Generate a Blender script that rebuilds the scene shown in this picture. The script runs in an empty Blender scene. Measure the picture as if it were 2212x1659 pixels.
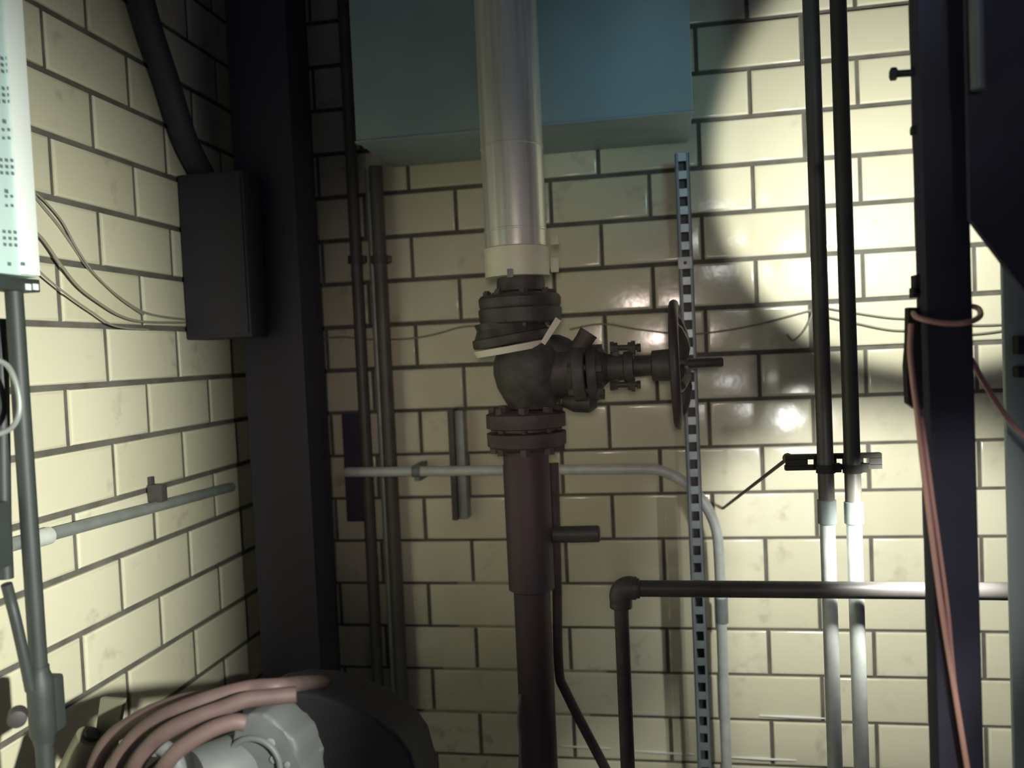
import bpy, bmesh, math, random
from mathutils import Vector, Matrix
random.seed(7)
S = bpy.context.scene
C = S.collection
PI = math.pi

# ------------------------------------------------------------------ camera
F = 1805.1                       # focal length in pixels of the 2212 x 1659 frame
YAW, PITCH, ROLL = 0.17162, -0.035893, -0.04526
CAMZ = 1.5
WY = 2.508                       # the back wall
WX = -1.2632                     # the left wall
cy, sy, cp, sp = math.cos(YAW), math.sin(YAW), math.cos(PITCH), math.sin(PITCH)
fw = Vector((-sy*cp, cy*cp, sp)); r0 = Vector((cy, sy, 0)); u0 = r0.cross(fw)
cr, sr = math.cos(ROLL), math.sin(ROLL)
rt = cr*r0 + sr*u0; up = cr*u0 - sr*r0
cam = bpy.data.cameras.new('camera'); co = bpy.data.objects.new('camera', cam); C.objects.link(co)
cam.sensor_width = 36; cam.lens = 36*F/2212; cam.clip_start = .02
m = Matrix((rt, up, -fw)).transposed().to_4x4(); m.translation = (0, 0, CAMZ); co.matrix_world = m
cam.dof.use_dof = True; cam.dof.focus_distance = 1.75; cam.dof.aperture_fstop = cam.lens/13.0
S.camera = co

def ray(px, py):
    return fw + rt*((px-1106)/F) - up*((py-829.5)/F)
def PY(px, py, Y):               # the point of the plane y = Y seen at that pixel
    v = ray(px, py); t = Y/v.y; return Vector((v.x*t, Y, CAMZ+v.z*t))
def PX(px, py, X):
    v = ray(px, py); t = X/v.x; return Vector((X, v.y*t, CAMZ+v.z*t))
def mpp(px, py, Y):              # metres per pixel at that depth
    return Y/ray(px, py).y/F

# ------------------------------------------------------------------ light
S.view_settings.view_transform = 'Standard'; S.view_settings.look = 'None'
S.view_settings.gamma = 1; S.view_settings.use_curve_mapping = False
S.view_settings.exposure = 0.0
w = bpy.data.worlds.new('world'); S.world = w; w.use_nodes = True
w.node_tree.nodes['Background'].inputs[0].default_value = (.80, .73, 1.25, 1)
w.node_tree.nodes['Background'].inputs[1].default_value = .042

def spot(name, loc, target, power, color, size, blend, rad):
    l = bpy.data.lights.new(name, 'SPOT'); l.energy = power; l.color = color
    l.spot_size = math.radians(size); l.spot_blend = blend; l.shadow_soft_size = rad
    o = bpy.data.objects.new(name, l); C.objects.link(o); o.location = loc
    o.rotation_euler = (Vector(target)-Vector(loc)).to_track_quat('-Z', 'Y').to_euler()
    return o
# two work lamps that hang behind the steel column and light the right of the back wall
spot('lamp_upper', PY(2035, 430, 1.86), PY(1965, 400, WY), 33, (1, 1, .92), 86, .12, .03)
spot('lamp_lower', PY(2050, 1060, 1.62), PY(1870, 1350, WY), 46, (1, .99, .93), 86, .6, .04)
# lamp for the left wall, cut by an added flag board (built below)
LL = Vector((.70, .10, 1.52))
spot('lamp_left', LL, (-1.263, 1.60, .68), 360, (1, 1, .90), 84, 1.0, .028)
# faint warm lamp at the viewer
spot('lamp_front', (.02, -.25, 1.56), PY(1130, 850, WY), 38, (1, .82, .72), 37, 1.0, .05)
# cool light from above onto the duct
spot('lamp_cool', (.50, .30, 1.95), PY(1400, 180, 2.2), 20, (.48, .88, 1), 25, 1.0, .10)
# unseen fill spot, added to brighten the orange cord
spot('cord_fill', (.48, .15, 1.25), PY(2060, 1230, 1.36), 12, (1, .97, .95), 25, .8, .03)
# distant lamp above and behind, mirrored in the glaze
spot('lamp_far', (.57, -1.1, 2.20), PY(1590, 535, WY), 14, (1, 1, .95), 14, .9, .05)

# ------------------------------------------------------------------ materials
def mat(name, col, rough=.5, metal=0., coat=0., var=0., vscale=8., bump=0., bscale=40., col2=None, spec=.5):
    M = bpy.data.materials.new(name); M.use_nodes = True
    nt = M.node_tree; b = nt.nodes['Principled BSDF']
    b.inputs['Base Color'].default_value = (*col, 1); b.inputs['Roughness'].default_value = rough
    b.inputs['Metallic'].default_value = metal; b.inputs['Coat Weight'].default_value = coat
    b.inputs['Specular IOR Level'].default_value = spec
    tc = nt.nodes.new('ShaderNodeTexCoord')
    if var or col2:
        n = nt.nodes.new('ShaderNodeTexNoise'); n.inputs['Scale'].default_value = vscale; n.inputs['Detail'].default_value = 5
        nt.links.new(tc.outputs['Object'], n.inputs['Vector'])
        r = nt.nodes.new('ShaderNodeValToRGB')
        c2 = col2 or tuple(c*(1-var) for c in col)
        r.color_ramp.elements[0].position = .35; r.color_ramp.elements[0].color = (*c2, 1)
        r.color_ramp.elements[1].position = .62; r.color_ramp.elements[1].color = (*col, 1)
        nt.links.new(n.outputs['Fac'], r.inputs['Fac']); nt.links.new(r.outputs['Color'], b.inputs['Base Color'])
    if bump:
        n = nt.nodes.new('ShaderNodeTexNoise'); n.inputs['Scale'].default_value = bscale; n.inputs['Detail'].default_value = 4
        nt.links.new(tc.outputs['Object'], n.inputs['Vector'])
        bp = nt.nodes.new('ShaderNodeBump'); bp.inputs['Strength'].default_value = bump; bp.inputs['Distance'].default_value = .004
        nt.links.new(n.outputs['Fac'], bp.inputs['Height']); nt.links.new(bp.outputs['Normal'], b.inputs['Normal'])
    return M

def tile_material():
    M = bpy.data.materials.new('glazed cream tile'); M.use_nodes = True
    nt = M.node_tree; N = nt.nodes; L = nt.links; b = N['Principled BSDF']
    geo = N.new('ShaderNodeNewGeometry'); tc = N.new('ShaderNodeTexCoord')
    rr = N.new('ShaderNodeValToRGB')
    rr.color_ramp.elements[0].color = (.66, .64, .46, 1); rr.color_ramp.elements[1].color = (.74, .72, .54, 1)
    e = rr.color_ramp.elements.new(.5); e.color = (.70, .68, .50, 1)
    L.new(geo.outputs['Random Per Island'], rr.inputs['Fac'])
    # dirt smudges: fine noise gated by a coarse noise
    n1 = N.new('ShaderNodeTexNoise'); n1.inputs['Scale'].default_value = 4.3; n1.inputs['Detail'].default_value = 2
    n2 = N.new('ShaderNodeTexNoise'); n2.inputs['Scale'].default_value = 22; n2.inputs['Detail'].default_value = 6
    L.new(tc.outputs['Object'], n1.inputs['Vector']); L.new(tc.outputs['Object'], n2.inputs['Vector'])
    m1 = N.new('ShaderNodeMapRange'); m1.inputs[1].default_value = .52; m1.inputs[2].default_value = .66
    m2 = N.new('ShaderNodeMapRange'); m2.inputs[1].default_value = .55; m2.inputs[2].default_value = .75
    L.new(n1.outputs['Fac'], m1.inputs[0]); L.new(n2.outputs['Fac'], m2.inputs[0])
    mu = N.new('ShaderNodeMath'); mu.operation = 'MULTIPLY'; L.new(m1.outputs[0], mu.inputs[0]); L.new(m2.outputs[0], mu.inputs[1])
    mu2 = N.new('ShaderNodeMath'); mu2.operation = 'MULTIPLY'; L.new(mu.outputs[0], mu2.inputs[0]); mu2.inputs[1].default_value = .6
    mx = N.new('ShaderNodeMix'); mx.data_type = 'RGBA'
    L.new(mu2.outputs[0], mx.inputs['Factor']); L.new(rr.outputs['Color'], mx.inputs['A']); mx.inputs['B'].default_value = (.30, .28, .21, 1)
    L.new(mx.outputs['Result'], b.inputs['Base Color'])
    b.inputs['Roughness'].default_value = .16; b.inputs['Specular IOR Level'].default_value = .5
    n3 = N.new('ShaderNodeTexNoise'); n3.inputs['Scale'].default_value = 30; n3.inputs['Detail'].default_value = 2
    L.new(tc.outputs['Object'], n3.inputs['Vector'])
    bp = N.new('ShaderNodeBump'); bp.inputs['Strength'].default_value = .12; bp.inputs['Distance'].default_value = .003
    L.new(n3.outputs['Fac'], bp.inputs['Height']); L.new(bp.outputs['Normal'], b.inputs['Normal'])
    return M
TILE = tile_material()
MORTAR = mat('dark mortar', (.15, .145, .12), .9, var=.35, vscale=14)
MORTAR_PALE = mat('mortar painted over', (.40, .385, .27), .8, var=.25, vscale=20)
FLOOR = mat('concrete floor', (.18, .17, .16), .8, var=.3, vscale=3)
COLUMN = mat('dark blue black steel paint', (.066, .063, .098), .8, var=.2, vscale=6)
BLACKP = mat('black pipe', (.085, .080, .075), .5, var=.3, vscale=14)
DARKP = mat('dark pipe tone and conduit shade', (.12, .115, .10), .45, var=.25, vscale=10)  # own tone of the left pipes; shade put into colour on right conduits
GALV = mat('galvanised steel', (.66, .70, .66), .5, .1, var=.15, vscale=30)
GALVD = mat('dull galvanised steel', (.33, .36, .34), .5, .35, var=.2, vscale=20)
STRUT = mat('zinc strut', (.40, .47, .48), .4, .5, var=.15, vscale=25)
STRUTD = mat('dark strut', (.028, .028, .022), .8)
STRUTB = mat('grey strut back', (.13, .13, .13), .6)  # darker grey than the strut webs
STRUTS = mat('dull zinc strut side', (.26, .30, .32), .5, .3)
WIREL = mat('light grey wire', (.27, .26, .20), .7)
TEAL = mat('grey green duct paint', (.33, .44, .47), .5, var=.12, vscale=5, bump=.1, bscale=6)
def painted_reflections(name, col, col2):  # reflections on the metal, put into the colour as vertical streaks
    M = mat(name, col, .33, .35, var=.3, vscale=1.0, bump=.4, bscale=5, col2=col2)
    nt = M.node_tree; tc = next(n for n in nt.nodes if n.type == 'TEX_COORD')
    rp = next(n for n in nt.nodes if n.type == 'VALTORGB'); nz = rp.inputs['Fac'].links[0].from_node
    mp = nt.nodes.new('ShaderNodeMapping'); mp.inputs['Scale'].default_value = (34, 34, 1.1)
    nt.links.new(tc.outputs['Object'], mp.inputs['Vector']); nt.links.new(mp.outputs['Vector'], nz.inputs['Vector'])
    rp.color_ramp.elements[0].position = .40; rp.color_ramp.elements[1].position = .58
    return M
JACKET = painted_reflections('aluminium pipe jacket', (.88, .90, .80), (.64, .64, .56))
BAND = mat('cream pipe band', (.80, .81, .62), .5, var=.1, vscale=18)
CAST = mat('black cast iron', (.085, .078, .070), .55, var=.4, vscale=25, bump=.5, bscale=70)
RUST = mat('rusty red iron', (.105, .078, .078), .7, var=.4, vscale=16, bump=.5, bscale=60)
REDPIPE = mat('dark red pipe paint', (.065, .052, .062), .6, col2=(.085, .048, .050), vscale=9)
GASKET = mat('white gasket', (.86, .86, .70), .6)
WHEEL = mat('worn red handwheel', (.07, .045, .045), .5, col2=(.055, .048, .050), vscale=14)
ENCL = mat('white enamel', (.80, .88, .84), .35)
ENCLD = mat('pale green enamel', (.54, .72, .69), .4)
CORND = mat('corner column paint', (.045, .042, .060), .7)
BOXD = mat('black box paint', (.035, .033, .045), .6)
HOLE = mat('dark opening', (.12, .17, .16), .8)
GREYP = mat('grey painted steel', (.23, .27, .26), .5, .1, var=.2, vscale=12)
CORD = mat('orange cord jacket', (.97, .54, .44), .4)
CORDR = mat('red cord jacket', (.45, .09, .08), .4)
RUBBER = mat('black rubber', (.04, .036, .036), .6)
WIRE = mat('grey wire', (.16, .15, .12), .7)
HOSE = mat('dusty pink hose', (.105, .068, .064), .6, var=.25, vscale=20)
PUMP = mat('light grey cast housing', (.125, .135, .135), .55, var=.15, vscale=14)
POSTG = mat('grey post paint', (.46, .55, .53), .55)
LEFTG = mat('left conduit grey', (.032, .040, .038), .55, .0, var=.2, vscale=12)
OLIVE = mat('olive painted plate', (.16, .16, .11), .6)
GLINT = mat('painted joint glint', (.75, .75, .68), .5)  # colour of the painted highlights on tile edges

# ------------------------------------------------------------------ mesh helpers
def B(): return bmesh.new()
def box(bm, a, b, bev=0.):
    a = Vector(a); b = Vector(b); c = (a+b)/2; d = b-a
    r = bmesh.ops.create_cube(bm, size=1); vs = r['verts']
    for v in vs: v.co = Vector((v.co.x*d.x, v.co.y*d.y, v.co.z*d.z))+c
    if bev:
        es = list({e for v in vs for e in v.link_edges})
        bmesh.ops.bevel(bm, geom=es, offset=bev, segments=2, profile=.6, affect='EDGES')
    return bm
def obox(bm, c, X, Yv, Z, bev=0.):      # box from centre and half-axis vectors
    c, X, Yv, Z = map(Vector, (c, X, Yv, Z))
    r = bmesh.ops.create_cube(bm, size=2); vs = r['verts']
    for v in vs: v.co = c + X*v.co.x + Yv*v.co.y + Z*v.co.z
    if bev:
        es = list({e for v in vs for e in v.link_edges})
        bmesh.ops.bevel(bm, geom=es, offset=bev, segments=2, profile=.6, affect='EDGES')
    return bm
def smooth_path(pts, n=8):
    P = [Vector(p) for p in pts]
    if len(P) < 3: return P
    out = []
    for i in range(len(P)-1):
        a = P[max(i-1, 0)]; b = P[i]; c = P[i+1]; d = P[min(i+2, len(P)-1)]
        for k in range(n):
            t = k/n
            out.append(.5*((2*b)+(c-a)*t+(2*a-5*b+4*c-d)*t*t+(3*b-a-3*c+d)*t**3))
    out.append(P[-1]); return out
def tube(bm, pts, rad, seg=16, cap=True):
    P = [Vector(p) for p in pts]; n = len(P)
    rads = rad if isinstance(rad, (list, tuple)) else [rad]*n
    T = []
    for i in range(n):
        d = P[min(i+1, n-1)]-P[max(i-1, 0)]; T.append(d.normalized())
    a = T[0].orthogonal().normalized(); rings = []
    for i in range(n):
        a = (a - T[i]*a.dot(T[i])).normalized(); b = T[i].cross(a)
        rings.append([bm.verts.new(P[i]+(a*math.cos(2*PI*k/seg)+b*math.sin(2*PI*k/seg))*rads[i]) for k in range(seg)])
    for i in range(n-1):
        for k in range(seg):
            bm.faces.new((rings[i][k], rings[i][(k+1) % seg], rings[i+1][(k+1) % seg], rings[i+1][k]))
    if cap: bm.faces.new(rings[0][::-1]); bm.faces.new(rings[-1])
    return bm
def lathe(bm, c, axis, prof, seg=40, cap=True):   # prof: (distance along axis, radius)
    axis = Vector(axis).normalized(); c = Vector(c)
    a = axis.orthogonal().normalized(); b = axis.cross(a); rings = []
    for h, r in prof:
        rings.append([bm.verts.new(c+axis*h+(a*math.cos(2*PI*k/seg)+b*math.sin(2*PI*k/seg))*max(r, 1e-4)) for k in range(seg)])
    for i in range(len(prof)-1):
        for k in range(seg):
            bm.faces.new((rings[i][k], rings[i][(k+1) % seg], rings[i+1][(k+1) % seg], rings[i+1][k]))
    if cap: bm.faces.new(rings[0][::-1]); bm.faces.new(rings[-1])
    return bm
def disc(bm, c, axis, r, h, bev=.003, seg=40):    # centred rounded disc
    return lathe(bm, c, axis, [(-h/2, r-bev), (-h/2+bev*.3, r-bev*.3), (-h/2+bev, r), (h/2-bev, r), (h/2-bev*.3, r-bev*.3), (h/2, r-bev)], seg)
def torus(bm, c, axis, R, r, seg=48, s2=12, u=None, e=1.):
    axis = Vector(axis).normalized(); a = Vector(u).normalized() if u else axis.orthogonal().normalized(); b = axis.cross(a); c = Vector(c)
    rings = []
    for i in range(seg):
        t = 2*PI*i/seg; d = a*math.cos(t)+b*math.sin(t)*e
        rings.append([bm.verts.new(c+d*R+(d*math.cos(2*PI*k/s2)+axis*math.sin(2*PI*k/s2))*r) for k in range(s2)])
    for i in range(seg):
        for k in range(s2):
            bm.faces.new((rings[i][k], rings[i][(k+1) % s2], rings[(i+1) % seg][(k+1) % s2], rings[(i+1) % seg][k]))
    return bm
def hexbolt(bm, c, axis, r, h):
    return lathe(bm, c, axis, [(-h/2, r), (h/2, r)], 6)
def prism(bm, pts, d):                            # polygon pts extruded by vector d
    d = Vector(d); A = [bm.verts.new(Vector(p)) for p in pts]; Bv = [bm.verts.new(Vector(p)+d) for p in pts]
    n = len(A); bm.faces.new(A); bm.faces.new(Bv[::-1])
    for i in range(n): bm.faces.new((A[i], Bv[i], Bv[(i+1) % n], A[(i+1) % n]))
    return bm

def world_loc(o):
    v = Vector((0, 0, 0))
    while o: v += o.location; o = o.parent
    return v
def obj(name, bm, m, parent=None, label=None, smooth=35):
    bmesh.ops.recalc_face_normals(bm, faces=bm.faces)
    me = bpy.data.meshes.new(name)
    o = bpy.data.objects.new(name, me); C.objects.link(o)
    if parent:
        o.parent = parent; off = world_loc(parent)
    else:
        xs = [v.co for v in bm.verts]
        off = Vector(((min(v.x for v in xs)+max(v.x for v in xs))/2, (min(v.y for v in xs)+max(v.y for v in xs))/2, min(v.z for v in xs)))
        o.location = off
    bmesh.ops.translate(bm, verts=bm.verts, vec=-off)
    bm.to_mesh(me); bm.free()
    for mm in (m if isinstance(m, list) else [m]): me.materials.append(mm)
    if smooth:
        me.polygons.foreach_set('use_smooth', [True]*len(me.polygons))
        try: me.set_sharp_from_angle(angle=math.radians(smooth))
        except Exception: pass
    if label: o['label'] = label
    return o
def tag(o, label, cat, group=None, kind=None):
    o['label'] = label; o['category'] = cat
    if group: o['group'] = group
    if kind: o['kind'] = kind
    return o
def thing(name, loc, label, cat, group=None):
    o = bpy.data.objects.new(name, None); C.objects.link(o); o.location = loc; o.empty_display_size = .05
    return tag(o, label, cat, group)
X3, Y3, Z3 = Vector((1, 0, 0)), Vector((0, 1, 0)), Vector((0, 0, 1))

# ------------------------------------------------------------------ setting
CH = .13547; BL = .29227; ZJ = CAMZ+.51429
TOPZ = 3.3
def tiled_wall(name, org, U, Nn, u_start, u_end, uphase, pale=None):
    """U runs along the wall, Nn points into the room. joints at uphase + i*BL/2"""
    bm = bmesh.new(); org = Vector(org)
    def pt(u, z, h): return org + U*u + Vector((0, 0, z)) + Nn*h
    # wall slab with mortar on its face
    q = [pt(u_start, 0, -.003), pt(u_end, 0, -.003), pt(u_end, TOPZ, -.003), pt(u_start, TOPZ, -.003)]
    prism(bm, q, -Nn*.12)
    for f in bm.faces: f.material_index = 1
    k0 = math.floor((0-ZJ)/CH)
    for k in range(k0, 12):
        z0 = ZJ+k*CH; z1 = z0+CH
        if z1 <= .02 or z0 > TOPZ-.02: continue
        i0 = math.floor((u_start-uphase)/(BL/2))-2
        i = i0 if (i0-k) % 2 == 0 else i0+1
        while uphase+i*BL/2 < u_end:
            a = uphase+i*BL/2; b = a+BL; i += 2
            gh = .0065 if k >= -5 or name == 'wall_left' else .004
            gv = .0075 if name == 'wall_left' else .0052
            a2 = max(a+gv, u_start); b2 = min(b-gv, u_end)
            if b2-a2 < .02: continue
            zz0 = max(z0+gh, .0); zz1 = min(z1-gh, TOPZ)
            ta = random.uniform(-.0012, .0012); tb = random.uniform(-.0010, .0010)
            def hh(u, z): return ta*((u-a2)/(b2-a2)-.5)+tb*((z-zz0)/(zz1-zz0)-.5)
            jit = random.uniform(-.0008, .0008)
            rings = []
            for ins, h in ((0, -.0028), (.0, .0000), (.0012, .0022), (.0038, .0036), (.008, .0040)):
                rings.append([bm.verts.new(pt(u, z, h+hh(u, z)+(jit if h > 0 else 0))) for u, z in
                              ((a2+ins, zz0+ins), (b2-ins, zz0+ins), (b2-ins, zz1-ins), (a2+ins, zz1-ins))])
            for r in range(4):
                for c_ in range(4):
                    bm.faces.new((rings[r][c_], rings[r][(c_+1) % 4], rings[r+1][(c_+1) % 4], rings[r+1][c_]))
            bm.faces.new(rings[-1])
    if pale:
        for (ua, ub, z) in pale:
            v = [bm.verts.new(pt(u, zz, -.0005)) for u, zz in ((ua, z-.0066), (ub, z-.0066), (ub, z+.0066), (ua, z+.0066))]
            f = bm.faces.new(v); f.material_index = 2
    o = obj(name, bm, [TILE, MORTAR, MORTAR_PALE], smooth=25)
    o['kind'] = 'structure'
    return o
pale = []
for k, pa, pb in ((-9, 985, 1195), (-10, 985, 1195), (-11, 945, 1300), (-12, 900, 1260)):
    pale.append((PY(pa, 1200, WY).x, PY(pb, 1200, WY).x, ZJ+(k+0)*CH))
tiled_wall('wall_back', (0, WY, 0), X3, -Y3, WX, 2.6, -.72953, pale)
tiled_wall('wall_left', (WX, 0, 0), Y3, X3, -.6, WY-.004, 1.76576)
bm = B(); box(bm, (WX-.12, -1.6, -.1), (2.7, WY+.12, 0)); fl = obj('floor', bm, FLOOR); fl['kind'] = 'structure'

def vert(px, py, Y, ztop, zbot, r, seg=20):
    p = PY(px, py, Y); bm = B(); tube(bm, [(p.x, Y, zbot), (p.x, Y, ztop)], r, seg); return bm, p

# ------------------------------------------------------------------ air duct
Yd = 2.18
a = PY(769, 312, Yd); b = PY(1497, 236, Yd); zb = (a.z+b.z)/2
t = thing('air_duct', ((a.x+b.x)/2, (Yd+WY)/2, zb), 'large grey green sheet metal duct hanging flat against the tiled wall, top centre', 'duct')
bm = B(); box(bm, (a.x, Yd, zb), (b.x, WY-.006, TOPZ-.05), .004); obj('duct_body', bm, TEAL, t)
bm = B()
box(bm, (a.x-.002, Yd-.003, zb-.002), (b.x+.002, Yd+.02, zb+.004), .001)
obj('bottom_flange', bm, TEAL, t)

# ------------------------------------------------------------------ insulated riser
Yp = 2.0
c = PY(1117, 575, Yp); rj = 140/2*mpp(1117, 575, Yp)
ptop = PY(1095, 0, Yp)
z535 = PY(1117, 537, Yp).z; z603 = PY(1117, 600, Yp).z
t = thing('insulated_riser_pipe', (c.x, Yp, z603), 'thick metal jacketed pipe coming down in front of the duct, ending in a cream band', 'pipe')
bm = B(); lathe(bm, (c.x, Yp, 0), Z3, [(z535-.004, rj*.90), (z535, rj*.95), (z535+.02, rj*.955), (TOPZ-.1, rj*.955)], 48)
obj('metal_jacket', bm, JACKET, t)
for pz in (-60, 320, 500):
    bm = B(); z = PY(1110, pz, Yp).z; lathe(bm, (c.x, Yp, z), Z3, [(-.003, rj*.957), (-.002, rj*.975), (.002, rj*.975), (.003, rj*.957)], 48, cap=False)
    obj('jacket_seam', bm, JACKET, t)
bm = B(); lathe(bm, (c.x, Yp, 0), Z3, [(z603, rj*.9), (z603+.001, rj*1.0), (z535-.001, rj*1.01), (z535+.002, rj*.96)], 48)
bd = obj('end_band', bm, BAND, t, 'cream band')
bm = B(); q = PY(1102, 590, Yp-rj); obox(bm, (q.x, Yp-rj*1.0, q.z), (.007, 0, 0), (0, .003, 0), (0, 0, .010), .001)
obj('band_clasp', bm, GREYP, bd)
for qy in (518, 572):
    q = PY(1198, qy, Yp+.02); bm = B(); obox(bm, q, (.010, 0, 0), (0, .004, 0), (0, 0, .012 if qy < 550 else .018), .002)
    obj('tape_tab', bm, BAND, t)

# ------------------------------------------------------------------ gate valve
cx = PY(1128, 900, Yp).x
def zv(py, px=1130): return PY(px, py, Yp).z
k = mpp(1130, 780, Yp)
xx = lambda px, py=780: PY(px, py, Yp).x
vc = Vector((xx(1140), Yp, zv(830)))
t = thing('gate_valve', (cx, Yp, zv(925)), 'black cast iron gate valve with sideways handwheel, under the thick jacketed pipe', 'valve')
bm = B()
nx = xx(1125, 620)
lathe(bm, (nx, Yp, 0), Z3, [(zv(700), 46*k), (zv(640), 47*k), (zv(632), 46*k), (zv(628), 52*k), (zv(612), 52*k), (z603-.001, 50*k)], 36)
obj('neck', bm, CAST, t)
fx = xx(1123, 660)
bm = B()
lathe(bm, (fx, Yp, 0), Z3, [(zv(700), 80*k), (zv(696), 87*k), (zv(676), 90*k), (zv(668), 90*k), (zv(664), 86*k), (zv(660), 88*k), (zv(645), 89*k), (zv(638), 84*k)], 44)
uf = obj('upper_flange', bm, CAST, t)
for i in range(8):
    an = 2*PI*(i+.35)/8; bm = B()
    pb = Vector((fx+math.cos(an)*70*k, Yp+math.sin(an)*70*k, zv(636)))
    hexbolt(bm, pb, Z3, 10*k, 14*k); lathe(bm, pb, Z3, [(-70*k, 6*k), (10*k, 6*k)], 10)
    obj('bolt', bm, CAST, uf)
# mating flange below, tilted a little, and the pale torn gasket sheet round it
tilt = Vector((-.13, -.04, 1)).normalized()
gx = Vector((xx(1108), Yp, zv(728)))
bm = B(); lathe(bm, gx, tilt, [(-14*k, 60*k), (-12*k, 84*k), (-8*k, 86*k), (6*k, 86*k), (9*k, 80*k), (26*k, 72*k), (40*k, 76*k)], 44)
obj('mating_flange', bm, CAST, t)
bm = B(); lathe(bm, gx-tilt*22*k, tilt, [(-9*k, 66*k), (-8*k, 82*k), (6*k, 87*k), (7*k, 70*k)], 44)
obj('gasket', bm, GASKET, t, 'white gasket')
bm = B()
g0 = PY(1172, 742, Yp-.075); g1 = PY(1208, 690, Yp-.045)
d = (g1-g0); n_ = d.cross(Vector((0, 1, 0))).normalized()
prism(bm, [g0-n_*6*k, g1-n_*5*k, g1+n_*9*k, g0+n_*5*k], (0, .003, 0))
obj('gasket_flap', bm, GASKET, t, 'white gasket flap')
# body: bulbous cast shell
bm = B()
lathe(bm, (0, Yp, 0), Z3, [(0, 1)], 4, cap=False) if False else None
bx = xx(1148, 830)
prof = [(zv(882), 50*k), (zv(876), 52*k), (zv(862), 60*k), (zv(835), 74*k), (zv(805), 81*k), (zv(780), 80*k), (zv(762), 72*k), (zv(748), 62*k), (zv(735), 56*k)]
lathe(bm, (bx, Yp, 0), Z3, prof, 44)
lathe(bm, (bx, Yp, zv(805)), X3, [(0, 72*k), (30*k, 68*k), (62*k, 58*k), (92*k, 54*k)], 36)
tube(bm, smooth_path([PY(1165, 775, Yp), PY(1200, 762, Yp), PY(1240, 790, Yp)], 5), [40*k]*11, 20)
obj('body', bm, CAST, t)
# bonnet flange facing sideways with studs
bm = B(); disc(bm, (xx(1252), Yp, zv(806, 1252)), (1, 0, .03), 66*k, 26*k, .004)
disc(bm, (xx(1280), Yp, zv(805, 1280)), (1, 0, .03), 60*k, 22*k, .004)
bf = obj('bonnet_flange', bm, CAST, t)
for i in range(6):
    an = 2*PI*(i+.5)/6+.3; bm = B(); p = Vector((xx(1266), Yp+math.cos(an)*50*k, zv(805, 1266)+math.sin(an)*50*k))
    lathe(bm, p, X3, [(-34*k, 7*k), (34*k, 7*k)], 10); hexbolt(bm, p+X3*30*k, X3, 12*k, 12*k); hexbolt(bm, p-X3*30*k, X3, 12*k, 12*k)
    obj('stud', bm, CAST, bf)
# two lugs, top and bottom
bm = B(); a = PY(1235, 775, Yp-.02); b = PY(1272, 718, Yp-.02); tube(bm, [a, a.lerp(b, .7), b], [20*k, 19*k, 21*k], 16); obj('lug', bm, RUST, t, 'rusty lug')
bm = B(); a = PY(1215, 866, Yp-.01); b = PY(1290, 872, Yp-.01); tube(bm, [a, a.lerp(b, .35), a.lerp(b, .8), b], [12*k, 22*k, 21*k, 9*k], 16)
a = PY(1222, 868, Yp); b = PY(1250, 830, Yp); tube(bm, [a, b], 15*k, 12); obj('lug', bm, CAST, t)
# packing gland: bonnet neck, gland bolts
ax = lambda px: Vector((xx(px, 795), Yp, zv(796-(px-1290)*.05, px)))
bm = B(); lathe(bm, ax(1285), ax(1400)-ax(1285), [(0, 52*k), (18*k, 40*k), (28*k, 30*k), (60*k, 27*k), (62*k, 33*k), (80*k, 33*k), (82*k, 22*k), (140*k, 20*k)], 30)
obj('bonnet', bm, CAST, t)
for s, yy in ((1, 752), (-1, 832)):
    bm = B(); a = PY(1320, yy, Yp-.01); b = PY(1378, yy-2, Yp-.01)
    tube(bm, [a, b], 6*k, 10)
    for q, rr_ in ((1322, 13), (1330, 11), (1360, 12), (1368, 15), (1380, 9)):
        hexbolt(bm, PY(q, yy-1, Yp-.01), X3, rr_*k, 8*k)
    for q in (1330, 1364):
        obox(bm, PY(q, (yy+793)/2, Yp-.005), (7*k, 0, 0), (0, 9*k, 0), (0, 0, 20*k), .002)
    obj('gland_bolt', bm, CAST, t)
bm = B(); lathe(bm, ax(1405), X3, [(0, 18*k), (4*k, 32*k), (44*k, 34*k), (50*k, 27*k), (62*k, 24*k), (70*k, 20*k)], 30)
obj('yoke_nut', bm, CAST, t)
bm = B(); a = PY(1440, 788, Yp); b = PY(1562, 782, Yp); tube(bm, [a, b-(b-a)*.03, b], [11*k, 11*k, 9*k], 16); obj('stem', bm, BLACKP, t)
wc = PY(1468, 787, Yp); wax = Vector((1, -.055, .012)).normalized()
bm = B(); torus(bm, wc-wax*6*k, wax, 126*k, 10*k, 64, 12)
hw = obj('handwheel', bm, WHEEL, t, 'worn red handwheel')
bm = B(); disc(bm, wc, wax, 30*k, 34*k, .004, 24); obj('hub', bm, CAST, hw)
u1 = wax.orthogonal().normalized(); u2 = wax.cross(u1)
for i in range(5):
    an = 2*PI*i/5+.3; d = u1*math.cos(an)+u2*math.sin(an); bm = B()
    tube(bm, smooth_path([wc+d*22*k+wax*4*k, wc+d*60*k+wax*10*k, wc+d*100*k, wc+d*122*k-wax*6*k], 4), [15*k]*4+[12*k]*5+[8*k]*4, 10)
    obj('spoke', bm, WHEEL, hw)

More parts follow.
